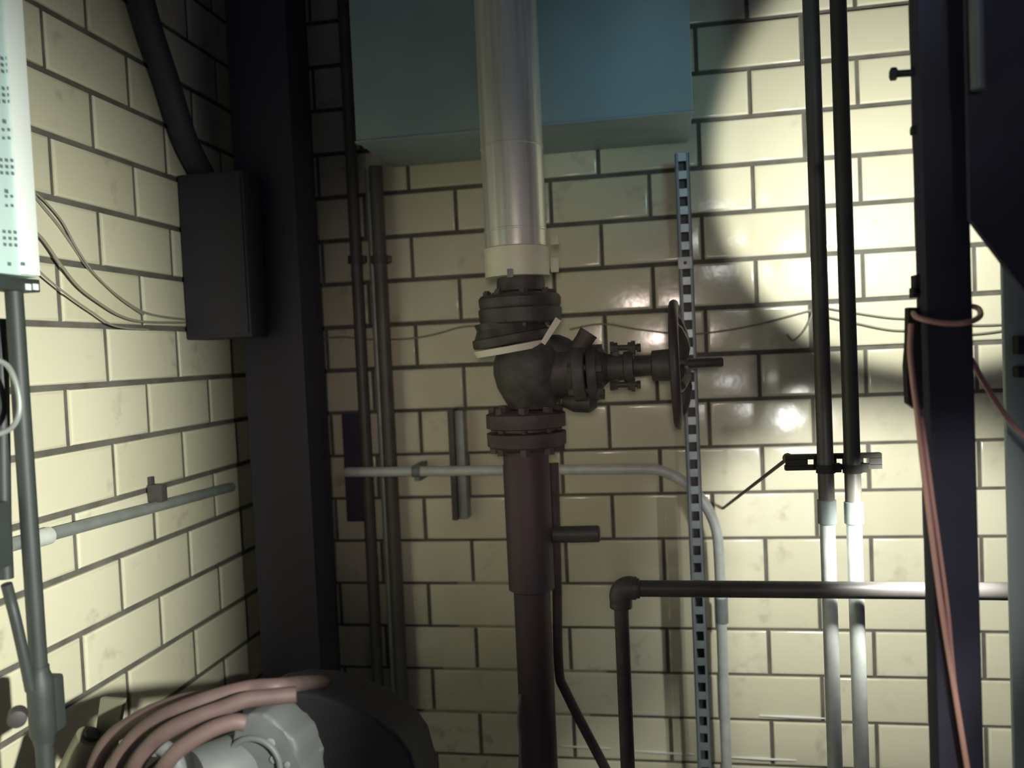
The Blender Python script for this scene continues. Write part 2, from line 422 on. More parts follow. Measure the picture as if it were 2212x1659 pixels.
# ------------------------------------------------------------------ lower red pipe with flange
lx = xx(1150, 1300)
fz = lambda py: PY(1135, py, Yp).z
t = thing('flanged_riser_pipe', (lx, Yp, 0), 'dark red upright pipe with a wide bolted flange on top, below the valve', 'pipe')
fxx = xx(1137, 930)
bm = B(); lathe(bm, (fxx, Yp, 0), Z3, [(fz(923), 80*k), (fz(921), 86*k), (fz(893), 86*k), (fz(889), 78*k), (fz(884), 56*k)], 44)
obj('flange', bm, RUST, t)
bm = B(); lathe(bm, (fxx, Yp, 0), Z3, [(fz(972), 56*k), (fz(964), 78*k), (fz(960), 85*k), (fz(933), 86*k), (fz(931), 78*k), (fz(929), 60*k)], 44)
f2 = obj('flange', bm, RUST, t)
bm = B(); lathe(bm, (fxx, Yp, 0), Z3, [(fz(932), 66*k), (fz(922), 66*k)], 40); obj('flange_gasket', bm, BLACKP, t)
for i in range(8):
    an = 2*PI*(i+.12)/8; bm = B(); px_ = fxx+math.cos(an)*70*k; py_ = Yp+math.sin(an)*70*k
    lathe(bm, (px_, py_, 0), Z3, [(fz(974), 7*k), (fz(880), 7*k)], 10)
    hexbolt(bm, (px_, py_, fz(884)), Z3, 12*k, 14*k); hexbolt(bm, (px_, py_, fz(970)), Z3, 12*k, 14*k)
    obj('bolt', bm, RUST, f2)
bm = B(); lathe(bm, (lx, Yp, 0), Z3, [(0, 40*k), (fz(1275), 40*k), (fz(1270), 50*k), (fz(1005), 51*k), (fz(1000), 49*k), (fz(965), 50*k)], 36)
obj('pipe', bm, REDPIPE, t)
bm = B(); a = PY(1195, 1155, Yp+.01); b = PY(1296, 1153, Yp+.01)
lathe(bm, a, b-a, [(0, 18*k), ((b-a).length-.004, 18*k), ((b-a).length, 15*k)], 20); obj('side_stub', bm, BLACKP, t, 'black side stub')
# thin companion pipe that bends away at the bottom
bm = B(); tube(bm, smooth_path([PY(1196, 1000, Yp+.07), PY(1198, 1060, Yp+.06), PY(1203, 1250, Yp+.05), PY(1207, 1440, Yp+.05), PY(1225, 1500, Yp+.04), PY(1310, 1665, Yp+.0), PY(1345, 1740, Yp)], 6), 11*k, 14)
tag(obj('drain_pipe', bm, RUST), 'thin rusty drain pipe hugging the red riser, then slanting down to the right', 'pipe')
bm = B(); tube(bm, smooth_path([PY(1124, 1500, Yp-.04), PY(1120, 1560, Yp-.05), PY(1124, 1610, Yp-.05), PY(1120, 1720, Yp-.05)], 5), 3.2*k, 8)
tag(obj('thin_cable', bm, GALVD), 'thin pale cable running down the left edge of the red riser', 'cable')

# ------------------------------------------------------------------ corner column and hanging trunking
a = PY(532, 900, 2.205); b = PY(663, 900, 2.205)
t = thing('corner_column', ((a.x+b.x)/2, 2.2, 0), 'near black steel column standing in the left corner', 'column')
bm = B(); box(bm, (a.x, 2.22, .02), (b.x, 2.34, TOPZ-.02), .006); obj('column_shaft', bm, CORND, t)
bm = B(); box(bm, (a.x+.004, 2.205, .02), (b.x, 2.22, TOPZ-.02), .003); box(bm, (a.x+.004, 2.34, .02), (b.x, 2.355, TOPZ-.02), .003); obj('column_flange', bm, CORND, t)
bm = B(); box(bm, (a.x-.03, 2.17, 0), (b.x+.03, 2.39, .02), .002); obj('base_plate', bm, CORND, t)
p0 = PX(398, 735, WX)
zt2 = PX(395, 385, WX).z; xo = PY(545, 735, p0.y).x
t = thing('wall_box', ((WX+xo)/2, (p0.y+2.19)/2, p0.z), 'tall black box fixed on the left wall beside the corner column', 'electrical box')
bm = B(); box(bm, (WX+.006, p0.y, p0.z), (xo, 2.195, zt2), .006); obj('box_body', bm, BOXD, t)
bm = B(); box(bm, (WX+.012, p0.y-.004, p0.z+.010), (xo-.008, p0.y, zt2-.01), .0015); obj('box_cover', bm, BOXD, t)
bm = B(); a = PX(440, 380, WX+.05); tube(bm, smooth_path([a, PX(400, 300, WX+.05), PX(362, 180, WX+.05), PX(322, 60, WX+.05), PX(290, -60, WX+.05), PX(262, -200, WX+.05), PX(240, -420, WX+.05)], 6), .032, 20)  # dark tube put along the slanting shadow band on the wall
tag(obj('shadow_band_tube', bm, BOXD), 'dark tube added for the slanting shadow band above the black wall box', 'pipe')

# ------------------------------------------------------------------ left centre pipes
def clamped_pipe(name, px, py, Y, wpx, ztop, M, label, group, zbot=0):
    r = wpx/2*mpp(px, py, Y); p = PY(px, py, Y)
    t = thing(name, (p.x, Y, zbot), label, 'pipe', group)
    bm = B(); tube(bm, [(p.x, Y, zbot), (p.x, Y, ztop)], r, 20); obj('pipe', bm, M, t)
    z = PY(px, 560, Y).z
    bm = B(); lathe(bm, (p.x, Y, z), Z3, [(-.011, r+.001), (-.011, r+.008), (.011, r+.008), (.011, r+.001)], 20)
    box(bm, (p.x+r-.002, Y-.008, z-.010), (p.x+r+.014, Y+.008, z+.010), .002)
    box(bm, (p.x-.012, Y+r, z-.009), (p.x+.012, WY-.004, z+.009), .001)
    obj('pipe_clamp', bm, BLACKP, t)
    return t
clamped_pipe('vertical_pipe', 782, 800, 2.455, 25, TOPZ-.05, DARKP, 'dark vertical pipe left of the duct, nearer the corner of the two', 'dark pipes left of the duct')
zz = PY(800, 333, 2.38).z
clamped_pipe('vertical_pipe', 833, 800, 2.452, 29, zb-.004, DARKP, 'dark vertical pipe ending up under the duct, right one of the pair', 'dark pipes left of the duct')
p = PY(806, 800, 2.44); r = 6*mpp(806, 800, 2.44)
bm = B(); tube(bm, [(p.x, 2.486, 0), (p.x, 2.486, zb-.003)], r*1.2, 14)
tag(obj('narrow_conduit', bm, GALVD), 'narrow grey conduit between the two dark vertical pipes', 'conduit')
a = PY(739, 895, 2.478); b = PY(797, 1125, 2.478)
t = thing('junction_box', ((a.x+b.x)/2, 2.45, b.z), 'dark upright junction box behind the left dark pipe, above wall middle', 'electrical box')
bm = B(); box(bm, (a.x, 2.480, b.z), (b.x, WY-.004, a.z), .003); obj('box_body', bm, COLUMN, t)
bm = B(); box(bm, (a.x-.002, 2.477, b.z-.002), (b.x+.002, 2.480, a.z+.002), .001); obj('cover', bm, COLUMN, t)
# short upright channel on the wall
a = PY(968, 884, 2.45); b = PY(1010, 1122, 2.45)
t = thing('short_channel', ((a.x+b.x)/2, 2.47, b.z), 'short upright steel channel on the wall left of the valve flange', 'channel')
wq = b.x-a.x
bm = B(); box(bm, (a.x, 2.435, b.z), (a.x+wq*.40, WY-.004, a.z), .002); obj('channel_slot', bm, BLACKP, t, 'black open slot side')
bm = B(); box(bm, (a.x+wq*.40, 2.452, b.z), (b.x, WY-.004, a.z-.006), .002); obj('channel_web', bm, GALVD, t)

# ------------------------------------------------------------------ bent conduit
Yc = 2.41
rc = 11*mpp(1100, 1018, Yc)
bm = B()
pts = [PY(748, 1020, Yc), PY(1000, 1017, Yc), PY(1250, 1014, Yc), PY(1390, 1013, Yc)]
arc = [PY(1435, 1019, Yc), PY(1480, 1043, Yc), PY(1520, 1085, Yc), PY(1546, 1140, Yc), PY(1553, 1200, Yc)]
low = [PY(1557, 1300, Yc), PY(1563, 1480, Yc), PY(1570, 1665, Yc)]
pp = pts+arc+low; e = pp[-1]; pp.append(Vector((e.x, Yc, 0)))
path = [pp[0], pp[1], pp[2]]+smooth_path(pp[2:10], 6)[1:]+pp[10:]
tube(bm, path, rc, 18)
t = thing('bent_conduit', (e.x, Yc, 0), 'grey conduit crossing the wall then bending down right of the slotted strut', 'conduit')
obj('conduit_run', bm, GALV, t)
for px_, py_ in ((1563, 1318),):
    p = PY(1559, py_, Yc); bm = B(); tube(bm, [p+Z3*.035, p-Z3*.035], rc*1.22, 18); obj('coupling', bm, GALVD, t)
for px_, py_ in ((900, 1018),):
    p = PY(px_, py_, Yc); bm = B(); tube(bm, [p-X3*.012, p+X3*.012], rc*1.2, 18); box(bm, (p.x-.008, Yc, p.z-.03), (p.x+.008, WY-.004, p.z+.02), .001); obj('strap', bm, GREYP, t)

# ------------------------------------------------------------------ slotted strut
Ys = 2.355
a = PY(1467, 570, Ys); b = PY(1497, 570, Ys)
zt = PY(1478, 330, Ys).z; sx0, sx1 = a.x, b.x; ymid = 2.43
t = thing('slotted_strut', ((sx0+sx1)/2, Ys, 0), 'zinc strut with a column of slots, upright from the floor to the duct corner', 'strut')
bm = B()
wS = sx1-sx0; pitch = 38*mpp(1480, 500, Ys); z = zt
box(bm, (sx0, Ys, 0), (sx0+wS*.22, Ys+.0025, zt)); box(bm, (sx1-wS*.22, Ys, 0), (sx1, Ys+.0025, zt))
obj('slotted_face', bm, STRUTS, t)
bm = B()
while z > .05:
    box(bm, (sx0+wS*.22, Ys+.0003, z-pitch*.45), (sx1-wS*.22, Ys+.0026, z)); z -= pitch
webs = obj('slot_webs', bm, STRUT, t, 'bright bridges between the slots'); webs['kind'] = 'stuff'
bm = B(); box(bm, (sx0-.001, Ys, 0), (sx0+.0015, Ys+.030, zt)); box(bm, (sx1-.0015, Ys, 0), (sx1+.001, Ys+.030, zt)); obj('strut_side', bm, STRUTS, t)
bm = B(); box(bm, (sx0+.002, Ys+.031, 0), (sx1-.002, Ys+.0325, zt)); obj('strut_back', bm, STRUTB, t)
p = PY(1480, 568, Ys-.006)
bm = B(); h_ = 15*mpp(1480, 568, Ys); obox(bm, p, (h_, 0, 0), (0, .003, 0), (0, 0, h_*.85), .001); wsh = obj('square_washer', bm, ENCL, t, 'bright square washer')
bm = B(); hexbolt(bm, p-Y3*.004, Y3, .005, .006); obj('nut', bm, BLACKP, wsh)

# ------------------------------------------------------------------ two right conduits and their bar
Yr = 1.84
kr = mpp(1800, 1000, Yr)
for j, (px, lab) in enumerate(((1783, 'tall vertical conduit right of the slotted strut, left one of the pair'), (1841, 'tall vertical conduit beside the steel column, right one of the pair'))):
    p = PY(px, 1000, Yr); R = 17.0*kr
    t = thing('vertical_conduit', (p.x, Yr, 0), lab, 'conduit', 'tall conduits by the steel column')
    zc1 = PY(px+3, 1080 if j == 0 else 1085, Yr).z; zc0 = PY(px+3, 1130, Yr).z
    bm = B(); tube(bm, [(p.x, Yr, zc1), (p.x, Yr, TOPZ-.05)], R, 24); obj('upper_length', bm, DARKP, t, 'upper length with shade in its colour')  # shade on the upper length put into a darker colour
    bm = B(); tube(bm, [(p.x, Yr, 0), (p.x, Yr, zc0)], R*.94, 24); obj('lower_length', bm, GALV, t, 'galvanised lower length')
    bm = B(); lathe(bm, (p.x, Yr, 0), Z3, [(zc0-.002, R*.98), (zc0, R*1.16), (zc1, R*1.16), (zc1+.002, R*.98)], 24); obj('coupling', bm, GREYP, t)
Yb = Yr+17*kr+.012
a = PY(1697, 1001, Yb-.01); b = PY(1906, 996, Yb-.01)
t = thing('strut_bar', ((a.x+b.x)/2, Yb, a.z-.02), 'short dark horizontal channel bar holding the two tall conduits', 'bracket')
bm = B(); hb = 17*kr; zc = (a.z+b.z)/2
box(bm, (a.x, Yb-.008, zc-hb), (b.x, Yb-.005, zc+hb)) if False else None
def bar_face(bm):
    holes = [PY(1750, 1000, Yb).x, PY(1870, 1000, Yb).x, PY(1812, 1000, Yb).x]
    xs = [a.x]
    for h in sorted(holes): xs += [h-.006, h+.006]
    xs.append(b.x)
    for i in range(0, len(xs), 2): box(bm, (xs[i], Yb-.008, zc-hb*.45), (xs[i+1], Yb-.005, zc+hb*.45))
bar_face(bm)
box(bm, (a.x, Yb-.008, zc+hb*.40), (b.x, Yb+.012, zc+hb)); box(bm, (a.x, Yb-.008, zc-hb), (b.x, Yb+.012, zc-hb*.40))
obj('channel', bm, STRUTD, t)
for px in (1783, 1841):
    p = PY(px, 1012, Yr); R = 17*kr
    bm = B(); lathe(bm, (PY(px, 1000, Yr).x, Yr, p.z), Z3, [(-.008, R), (-.009, R+.003), (.009, R+.003), (.008, R)], 24, cap=False)
    q = PY(px, 1000, Yr).x; box(bm, (q+R, Yr-.008, p.z-.008), (q+R+.014, Yr+.012, p.z+.010), .001)
    obj('pipe_clamp', bm, STRUTD, t)
bm = B(); a = PY(1702, 990, Yb); b = PY(1562, 1098, WY-.01); tube(bm, [a, b], .0042, 10)
disc(bm, a, Y3, .011, .012, .002, 16)
tag(obj('brace_rod', bm, WIRE), 'thin rod running from the bar end down left to the wall', 'rod')

# ------------------------------------------------------------------ black branch pipe
Yq = 1.78
kq = mpp(1600, 1275, Yq)
a = PY(1362, 1271, Yq); b = PY(2230, 1279, Yq); zq = a.z
t = thing('black_branch_pipe', (a.x, Yq, 0), 'black horizontal pipe with an elbow turning down, crossing in front of the conduits', 'pipe')
b2 = PY(2212, 1279, Yq)
bm = B(); tube(bm, [(a.x-.012, Yq, a.z), (PY(2008, 1276, Yq).x, Yq, PY(2008, 1276, Yq).z), (b2.x+.1, Yq, PY(2212, 1279, Yq).z)], 18*kq, 22); obj('horizontal_run', bm, BLACKP, t)
e = PY(1341, 1290, Yq)
bm = B(); tube(bm, smooth_path([(e.x+.034, Yq, a.z), (e.x+.014, Yq, a.z), (e.x+.002, Yq, a.z-.010), (e.x, Yq, a.z-.038)], 5), [25*kq]*3+[26*kq]*10+[25*kq]*3, 22)
disc(bm, (e.x+.034, Yq, a.z), X3, 22*kq, .014, .002, 24); disc(bm, (e.x, Yq, a.z-.036), Z3, 25*kq, .012, .002, 24)
obj('elbow', bm, BLACKP, t)
bm = B(); tube(bm, [(e.x, Yq, a.z-.03), (e.x, Yq, 0)], 16*kq, 22); obj('down_run', bm, RUST, t)

# ------------------------------------------------------------------ steel column, right
Yk = 1.36
a = PY(1984, 829, Yk+.05); b = PY(2106, 829, Yk)
t = thing('steel_column', ((a.x+b.x)/2, Yk+.05, 0), 'broad black steel column standing on the right with orange cord round it', 'column')
bm = B(); box(bm, (a.x, Yk, .015), (b.x, Yk+.05, TOPZ-.02), .004); obj('column_shaft', bm, COLUMN, t)
bm = B(); box(bm, (a.x-.04, Yk-.04, 0), (b.x+.04, Yk+.13, .015), .002); obj('base_plate', bm, COLUMN, t)
colx0, colx1 = a.x, b.x
bm = B(); q0 = PY(1975, 158, Yk+.03); q1 = PY(1930, 160, Yk+.03); tube(bm, [q0+X3*.02, q1], .0055, 12); disc(bm, q1, X3, .010, .010, .002, 6); obj('bolt', bm, RUBBER, t)
bm = B(); q1 = PY(1968, 283, Yk+.03); tube(bm, [q1+X3*.015, q1], .007, 12); obj('bolt', bm, RUBBER, t)
bm = B(); q = PY(1981, 615, Yk+.04); obox(bm, q, (.006, 0, 0), (0, .012, 0), (0, 0, .015), .001); q = PY(1983, 632, Yk+.04); obox(bm, q, (.010, 0, 0), (0, .012, 0), (0, 0, .008), .001); obj('clip', bm, RUBBER, t)
# dark sloping hood, upper right
Yh = 1.30
TP = TOPZ-.05
t0 = PY(2096, -120, Yh).x; t1 = PY(2330, -120, Yh).x
pts = [Vector((t0, Yh, TP)), PY(2096, 474, Yh), PY(2178, 582, Yh), PY(2330, 780, Yh), Vector((t1, Yh, TP))]
t = thing('sloping_hood', PY(2200, 600, Yh), 'big near black metal hood with a slanting lower edge, top right', 'hood')
bm = B(); prism(bm, pts, (0, .012, 0)); obj('hood_panel', bm, COLUMN, t)
bm = B(); p = PY(2102, 100, Yh); tube(bm, [(p.x, Yh-.014, PY(2102, 200, Yh).z), (p.x, Yh-.014, PY(2102, -120, Yh).z)], .0095, 16); 
tag(obj('grey_conduit_stub', bm, GREYP), 'short grey conduit at the top between column and hood', 'conduit')
# grey post far right
Yg = 1.50
a = PY(2178, 1100, Yg); b = PY(2230, 1100, Yg)
t = thing('grey_post', ((a.x+b.x)/2, Yg, 0), 'grey steel post at the right edge of the picture', 'post')
bm = B(); box(bm, (a.x, Yg, 0), (b.x, Yg+.012, TOPZ-.1), .003); obj('post_shaft', bm, POSTG, t)
for py_ in (745, 803):
    q = PY(2208, py_, Yg-.01); bm = B(); obox(bm, q, (.011, 0, 0), (0, .012, 0), (0, 0, .015 if py_ == 745 else .009), .003); obj('clamp', bm, RUBBER, t)

# ------------------------------------------------------------------ orange cord
kc = mpp(2040, 700, Yk)
t = thing('extension_cord', PY(1985, 700, Yk), 'orange extension cord looped round the black column and hanging down', 'cord')
rco = 6.0*kc
yf = Yk-.012
loop = [PY(1972, 672, Yk+.05), PY(1978, 683, Yk+.0), PY(1995, 690, yf), PY(2030, 697, yf-.004), PY(2065, 699, yf-.004), PY(2095, 695, yf), PY(2114, 686, Yk+.02), PY(2118, 676, Yk+.045), PY(2111, 665, Yk+.070), PY(2085, 659, Yk+.078)]
bm = B(); tube(bm, smooth_path(loop, 8), rco*1.05, 12); obj('loop', bm, CORD, t)
bm = B()
tube(bm, smooth_path([PY(1968, 700, Yk-.004), PY(1966, 760, Yk-.01), PY(1973, 830, Yk-.014), PY(1981, 890, Yk-.014), PY(1993, 1000, Yk-.014), PY(2012, 1150, Yk-.016), PY(2035, 1320, Yk-.016), PY(2062, 1490, Yk-.016), PY(2090, 1662, Yk-.016), PY(2112, 1790, Yk-.016)], 6), rco, 12)
obj('hanging_strand', bm, CORD, t)
bm = B()
tube(bm, smooth_path([PY(1990, 900, Yk-.010), PY(2003, 990, Yk-.010), PY(2015, 1080, Yk-.011), PY(2029, 1180, Yk-.012), PY(2048, 1325, Yk-.012), PY(2059, 1450, Yk-.007), PY(2073, 1560, Yk-.007), PY(2100, 1740, Yk-.007)], 6), rco*.8, 12)
obj('hanging_strand', bm, CORD, t)
bm = B()
tube(bm, smooth_path([PY(2098, 775, Yk+.062), PY(2122, 820, Yk+.060), PY(2160, 880, Yk+.05), PY(2195, 925, Yk+.04), PY(2240, 965, Yk+.03), PY(2320, 1080, Yk), PY(2370, 1400, Yk), PY(2385, 2100, Yk)], 6), rco, 12)
obj('side_strand', bm, CORD, t)
bm = B(); p0 = PY(1977, 770, Yk+.03); 
prism(bm, [PY(1963, 664, Yk+.03), PY(1984, 664, Yk+.03), PY(1985, 700, Yk+.03), PY(1990, 770, Yk+.03), PY(1994, 882, Yk+.03), PY(1978, 884, Yk+.03), PY(1962, 872, Yk+.03), PY(1958, 790, Yk+.03), PY(1962, 740, Yk+.03)], (0, .022, 0))
tag(obj('cord_plug', bm, RUBBER), 'long black cord plug strapped to the left edge of the black column', 'plug')

# ------------------------------------------------------------------ white slotted cabinet, left
Xe = -1.0
e1 = PX(84, 600, Xe); zt_ = TOPZ-.4
t = thing('white_cabinet', (Xe-.1, e1.y-.2, e1.z), 'overexposed white metal cabinet with small square vents at the upper left edge', 'cabinet')
y0 = e1.y-.42
bm = B(); box(bm, (Xe-.12, y0, e1.z), (Xe, e1.y, zt_), .004); obj('cabinet_body', bm, ENCLD, t, 'pale green front')
# raised rounded edge strip along the far side, its glare put into whiter enamel
bm = B(); sy0 = PX(44, 600, Xe).y
box(bm, (Xe-.004, sy0, e1.z+.002), (Xe+.005, e1.y-.001, zt_), .003); obj('edge_strip', bm, ENCL, t)
def vent(px, py, s=3.4, deep=.0006):
    p = PX(px, py, Xe+.0004 if px < 41 or True else Xe)
    r_ = s*mpp(px, py, p.y)
    return p, r_
def sq(bm, px, py, X, s=3.6):
    p = PX(px, py, X); h = s/F*abs((p-Vector((0, 0, CAMZ))).dot(fw))
    obox(bm, p, (.0008, 0, 0), (0, h*1.15, 0), (0, 0, h))
def vent(dots):
    for (x, y, sz) in dots:
        bm = B(); sq(bm, x, y, Xe+.0004, sz); obj('vent_slot', bm, HOLE, t)
for gy in (125, 190, 345, 500):
    vent([(-2+gy*.045+(-12+cx_*12)+.9*ry, gy+ry*14+cx_*.8, 3.4) for ry in range(3) for cx_ in range(3)])
for gy in (262, 413): vent([(1+gy*.03, gy, 4.2)])
for gy in (280, 298, 424, 444): vent([(-6+gy*.045+cx_*12, gy, 3.0) for cx_ in range(2)])
for px, py in ((22, 140), (32, 290), (42, 437), (20, 570), (50, 570)):
    bm = B(); sq(bm, px, py, Xe+.006 if px == 50 else Xe+.0006, 3.8); obj('screw', bm, HOLE, t)
# bar below the cabinet
a = PX(83, 622, Xe+.004)
t = thing('perforated_bar', (Xe, a.y-.2, a.z), 'dark grey perforated bar under the white cabinet', 'bracket')
z_ = PX(83, 618, Xe).z
bm = B(); box(bm, (Xe-.035, e1.y-.42, z_-.0105), (Xe+.002, e1.y-.001, z_+.0105), .0015); obj('bar', bm, LEFTG, t)
for px in (61, 77):
    bm = B(); p = PX(px, 620, Xe+.003); obox(bm, p, (.001, 0, 0), (0, .0055, 0), (0, 0, .005)); obj('bar_hole', bm, ENCL, t, 'bright hole')
# conduit below
Xc = Xe-.018
p = PX(32, 660, Xc); yy_ = p.y
rc2 = 18*mpp(60, 1000, yy_)*1.0
t = thing('left_conduit', (Xc, yy_, 0), 'grey vertical conduit below the white cabinet, with a cast fitting low down', 'conduit')
bm = B(); tube(bm, [(Xc, yy_, 0), (Xc, yy_, z_-.0105)], rc2, 22); obj('conduit_run', bm, LEFTG, t)
def VP(px, py, X=Xc-0.0): return PX(px, py, X)
pf = VP(82, 1525)
bm = B()
tube(bm, smooth_path([(Xc, yy_, PX(82, 1440, Xc).z), (Xc, yy_, PX(82, 1470, Xc).z), (Xc, yy_, PX(82, 1590, Xc).z), (Xc, yy_, PX(82, 1615, Xc).z)], 3), [rc2*1.15]*3+[rc2*1.5]*4+[rc2*1.15]*3, 22)
h1 = PX(104, 1462, Xc); h2 = PX(104, 1585, Xc)
box(bm, (Xc-.016, yy_+rc2*.7, h2.z), (Xc+.014, yy_+rc2*2.1+.012, h1.z), .007)
cf = obj('cast_fitting', bm, LEFTG, t)
bm = B(); a = PX(60, 1545, Xc+.02); disc(bm, PX(38, 1548, Xc+.01), (.6, -.8, 0), .014, .03, .003, 18); obj('screw_cap', bm, RUBBER, cf)
# slanting branch joining the conduit from the left
bm = B(); tube(bm, smooth_path([PX(14, 1262, Xc-.01), PX(24, 1300, Xc-.01), PX(34, 1340, Xc-.005), PX(52, 1420, Xc), PX(66, 1490, Xc)], 6), rc2*.62, 14)
obj('branch_tube', bm, LEFTG, t)
bm = B(); tube(bm, [PX(2, 690, Xe-.06), PX(6, 940, Xe-.06), PX(9, 1130, Xe-.06), PX(14, 1250, Xe-.06)], rc2*.8, 14)
tag(obj('edge_conduit', bm, LEFTG), 'grey conduit at the very left edge of the picture', 'conduit')
bm = B(); tube(bm, smooth_path([PX(-14, 775, Xe+.01), PX(18, 792, Xe+.01), PX(38, 838, Xe+.01), PX(42, 890, Xe+.01), PX(24, 925, Xe+.01), PX(-16, 942, Xe+.01)], 7), .0042, 10)
tag(obj('white_cable_loop', bm, GALVD), 'thin pale cable looping out from the left edge', 'cable')
bm = B(); a = PX(2, 1000, Xe-.03); box(bm, (Xe-.08, a.y-.12, PX(2, 1240, Xe).z), (Xe-.02, PX(22, 1100, Xe-.02).y, PX(2, 1090, Xe).z), .006)
tag(obj('switch_box', bm, LEFTG), 'grey box at the left edge below the cable loop', 'electrical box')

# ------------------------------------------------------------------ left wall rail
Xw = WX+.024
t = thing('wall_conduit', PX(100, 1160, Xw), 'grey conduit along the left wall at mid height, rising toward the corner column', 'conduit')
a = PX(20, 1178, Xw); b = PX(500, 1052, Xw); rw = .0135
bm = B(); tube(bm, [a, b], rw, 20); obj('conduit_run', bm, GALVD, t)
bm = B(); q = a.lerp(b, .12); q2 = a.lerp(b, .20); q = PX(72, 1166, Xw); q2 = PX(105, 1157, Xw)
tube(bm, [q, q2], rw*1.35, 20); obj('coupling', bm, GALV, t)
p = PX(340, 1068, Xw)
bm = B(); obox(bm, p+Z3*.004, (.020, 0, 0), (0, .013, 0), (0, 0, .022), .003); box(bm, (WX+.004, p.y-.008, p.z+.0), (WX+.014, p.y+.008, p.z+.045), .001); obj('clamp', bm, BLACKP, t, 'black clamp')

# unseen flag board added to cut the left lamp's light
t = thing('light_flag', (LL.x+.05, LL.y, 0), 'unseen flag board on a stand, added to block light', 'light flag')
edge = [PX(110, -900, WX), PX(195, 0, WX), PX(312, 420, WX), PX(362, 760, WX), PX(395, 1100, WX), PX(395, 2300, WX)]
edge = [LL+(q-LL)*.09 for q in edge]
dr = Vector((.25, .55, 0))
bm = B(); prism(bm, edge+[edge[-1]+dr, edge[0]+dr], (.003, -.003, 0)); obj('hood', bm, BOXD, t)  # board added only to block part of the lamp's light
bm = B(); tube(bm, [(edge[-1].x+.01, edge[-1].y+.2, 0), (edge[-1].x+.01, edge[-1].y+.2, edge[-1].z+.02)], .012, 12); obj('stand', bm, GREYP, t)

# cables on the left wall
Xl = WX+.014
for i, (pts, rr_) in enumerate((
    ([(70, 415), (88, 440), (125, 485), (160, 535), (185, 572), (215, 605), (255, 640), (305, 672), (350, 684), (400, 690)], .0030),
    ([(70, 410), (100, 438), (135, 480), (168, 540), (205, 592), (260, 645), (310, 680)], .0022),
    ([(70, 495), (95, 520), (130, 570), (170, 620), (215, 655), (260, 682), (310, 695), (400, 697)], .0030),
    ([(70, 570), (100, 600), (150, 640), (200, 675), (250, 705), (320, 712)], .0022),
)):
    bm = B(); tube(bm, smooth_path([PX(x, y, Xl+.007*i-.006) for x, y in pts], 6), rr_, 8)
    lab = ['uppermost thick sagging grey wire on the left wall under the white cabinet', 'thin wire twined with the uppermost sagging wire on the left wall',
           'lower thick sagging grey wire crossing the left wall', 'lowest thin wire sagging on the left wall'][i]
    tag(obj('sagging_wire', bm, WIREL), lab, 'wire', 'wires sagging on the left wall')
# wires on the back wall
Yw = WY-.012
for i, (pts, lab) in enumerate((
    ([(662, 738), (730, 728), (800, 733), (880, 732), (940, 722), (1000, 706), (1060, 704)], 'thin wire across the back wall between corner and valve'),
    ([(1230, 712), (1300, 700), (1380, 712), (1480, 722), (1560, 715), (1640, 700), (1700, 684), (1752, 670)], 'thin wire across the back wall between handwheel and conduits'),
    ([(1768, 662), (1850, 676), (1920, 686), (1980, 690), (2090, 702), (2180, 700)], 'upper thin wire behind the steel column'),
    ([(1768, 680), (1850, 698), (1920, 712), (1980, 715), (2090, 722), (2180, 712)], 'lower thin wire behind the steel column'),
    ([(1700, 722), (1712, 735), (1730, 722), (1745, 700), (1756, 672)], 'small drooping wire end left of the tall conduits'))):
    bm = B(); tube(bm, smooth_path([PY(x, y, Yw) for x, y in pts], 6), .0026, 8)
    tag(obj('wall_wire', bm, WIREL), lab, 'wire', 'thin wires along the back wall')
# tile edge highlights on two joints, painted as pale strips
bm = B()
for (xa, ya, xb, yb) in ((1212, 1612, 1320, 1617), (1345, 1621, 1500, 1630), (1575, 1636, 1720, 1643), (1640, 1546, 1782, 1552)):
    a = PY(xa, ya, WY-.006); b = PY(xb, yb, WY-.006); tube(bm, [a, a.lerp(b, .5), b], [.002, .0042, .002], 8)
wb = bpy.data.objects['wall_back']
obj('joint_glint', bm, GLINT, wb, 'painted joint glint')

# ------------------------------------------------------------------ machine bottom left
Ym = 1.25
km = mpp(500, 1600, Ym)
t = thing('pump', PY(520, 1800, Ym), 'light grey cast pump housing with bolt holes, bottom left under the hoses', 'pump')
bs = PY(500, 1700, Ym); t.location = (bs.x, Ym, 0)
bm = B()
ca = PY(455, 1665, Ym); cb = PY(515, 1625, Ym+.02)
ax_ = (PY(540, 1620, Ym+.05)-PY(420, 1665, Ym-.03)).normalized()
lathe(bm, PY(420, 1690, Ym-.01), ax_, [(0, 66*km), (40*km, 70*km), (110*km, 72*km), (130*km, 66*km), (138*km, 50*km)], 36)
obj('motor_barrel', bm, PUMP, t)
bm = B()
lob = [(500, 1600), (506, 1560), (535, 1543), (568, 1541), (590, 1556), (612, 1580), (632, 1596), (641, 1622), (640, 1660), (655, 1700), (640, 1760), (520, 1760), (505, 1680)]
prism(bm, [PY(x, y, Ym+.03) for x, y in lob], (.012, .07, 0))
bmesh.ops.bevel(bm, geom=list(bm.edges), offset=.008, segments=3, profile=.6, affect='EDGES')
hs = obj('end_housing', bm, PUMP, t)
bm = B()
for (x, y, r_) in ((583, 1606, 12), (592, 1640, 9), (620, 1652, 7)):
    disc(bm, PY(x, y, Ym+.029), Y3, r_*km, .004, .0005, 18)
obj('bolt_recess', bm, GREYP, hs, 'dark recesses')
bm = B(); torus(bm, PY(548, 1655, Ym+.025), Y3, 62*km, 7*km, 40, 10); obj('rim', bm, PUMP, hs)
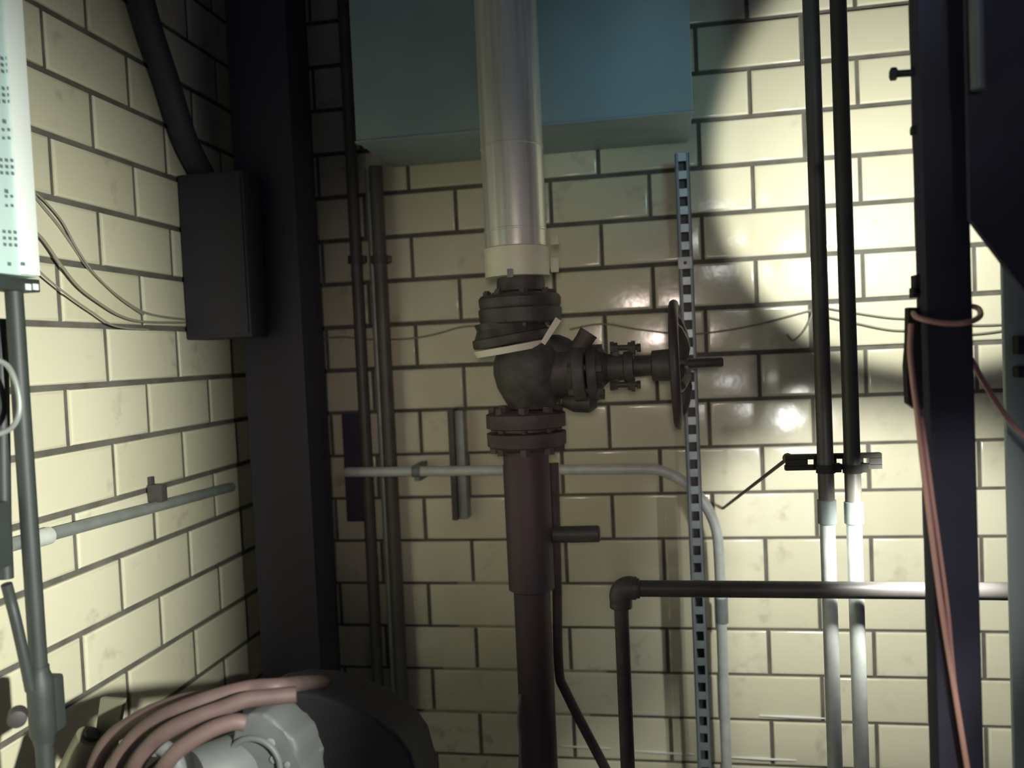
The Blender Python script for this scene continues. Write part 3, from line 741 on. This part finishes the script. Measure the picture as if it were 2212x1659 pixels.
bm = B(); tube(bm, smooth_path([PY(330, 1620, Ym-.02), PY(345, 1612, Ym-.02), PY(380, 1640, Ym-.02), PY(395, 1720, Ym-.02)], 5), 17*km, 16); obj('outlet', bm, PUMP, t)
bm = B(); box(bm, (bs.x-.13, Ym-.09, 0), (bs.x+.08, Ym+.10, PY(500, 1720, Ym).z), .01); obj('pedestal', bm, COLUMN, t)
# black cover right of the pump
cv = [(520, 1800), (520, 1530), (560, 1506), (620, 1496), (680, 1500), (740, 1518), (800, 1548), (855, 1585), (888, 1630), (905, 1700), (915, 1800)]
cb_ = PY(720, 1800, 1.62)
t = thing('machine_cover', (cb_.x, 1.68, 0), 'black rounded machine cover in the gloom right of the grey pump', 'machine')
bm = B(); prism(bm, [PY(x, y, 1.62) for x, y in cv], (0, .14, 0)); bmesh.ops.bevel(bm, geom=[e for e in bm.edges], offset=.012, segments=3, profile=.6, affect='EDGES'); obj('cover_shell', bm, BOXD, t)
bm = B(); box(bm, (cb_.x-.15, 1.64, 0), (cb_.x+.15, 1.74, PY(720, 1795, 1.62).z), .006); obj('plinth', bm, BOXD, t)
# hoses
hose_pts = [
    ([(180, 1760), (205, 1660), (235, 1600), (285, 1562), (345, 1532), (415, 1512), (480, 1506), (530, 1503), (570, 1510)], 1.20, 'outermost dusty pink hose of the coil over the grey pump'),
    ([(225, 1760), (245, 1665), (285, 1600), (340, 1556), (400, 1528), (470, 1504), (540, 1487), (610, 1482), (655, 1476), (700, 1474), (740, 1488), (765, 1530)], 1.16, 'long dusty pink hose running off right into the dark corner'),
    ([(275, 1760), (290, 1665), (325, 1610), (370, 1575), (425, 1550), (480, 1530), (530, 1512), (580, 1506), (640, 1500)], 1.13, 'dusty pink hose in the middle of the coil over the grey pump'),
    ([(335, 1760), (345, 1680), (375, 1630), (420, 1596), (465, 1572), (505, 1560), (530, 1562)], 1.10, 'innermost short dusty pink hose resting against the grey pump'),
]
for pts, Yo, lab in hose_pts:
    P_ = [PY(x, y, Yo+.00025*max(0, x-380)+.0075*max(0, x-640)) for x, y in pts]
    bm = B(); tube(bm, smooth_path(P_, 7), 18*mpp(400, 1560, Yo), 16)
    tag(obj('hose', bm, HOSE), lab, 'hose', 'hose coil over the pump')
# olive plate and cylinder behind hoses
t = thing('olive_bracket', PY(220, 1600, 1.28), 'olive upright plate sticking up behind the hoses, bottom left', 'bracket')
bm = B(); Z4 = 1.29
prism(bm, [PY(217, 1508, Z4), PY(266, 1512, Z4), PY(252, 1592, Z4), PY(236, 1700, Z4), PY(190, 1700, Z4), PY(206, 1585, Z4)], (.001, .008, 0)); obj('plate', bm, OLIVE, t)
bm = B(); tube(bm, [PY(196, 1590, 1.27), PY(150, 1675, 1.27), PY(120, 1760, 1.27)], 30*mpp(160, 1640, 1.27), 20); obj('tube_end', bm, OLIVE, t)
bm = B(); d_ = (PY(196, 1590, 1.27)-PY(150, 1675, 1.27)).normalized(); disc(bm, PY(198, 1588, 1.27), d_, 17*mpp(160, 1640, 1.27), .012, .002, 20); obj('dark_plug', bm, RUBBER, t, 'black plug')
bm = B(); box(bm, (PY(150, 1700, 1.27).x-.02, 1.24, 0), (PY(150, 1700, 1.27).x+.12, 1.32, PY(150, 1720, 1.27).z), .006); obj('stand', bm, COLUMN, t)
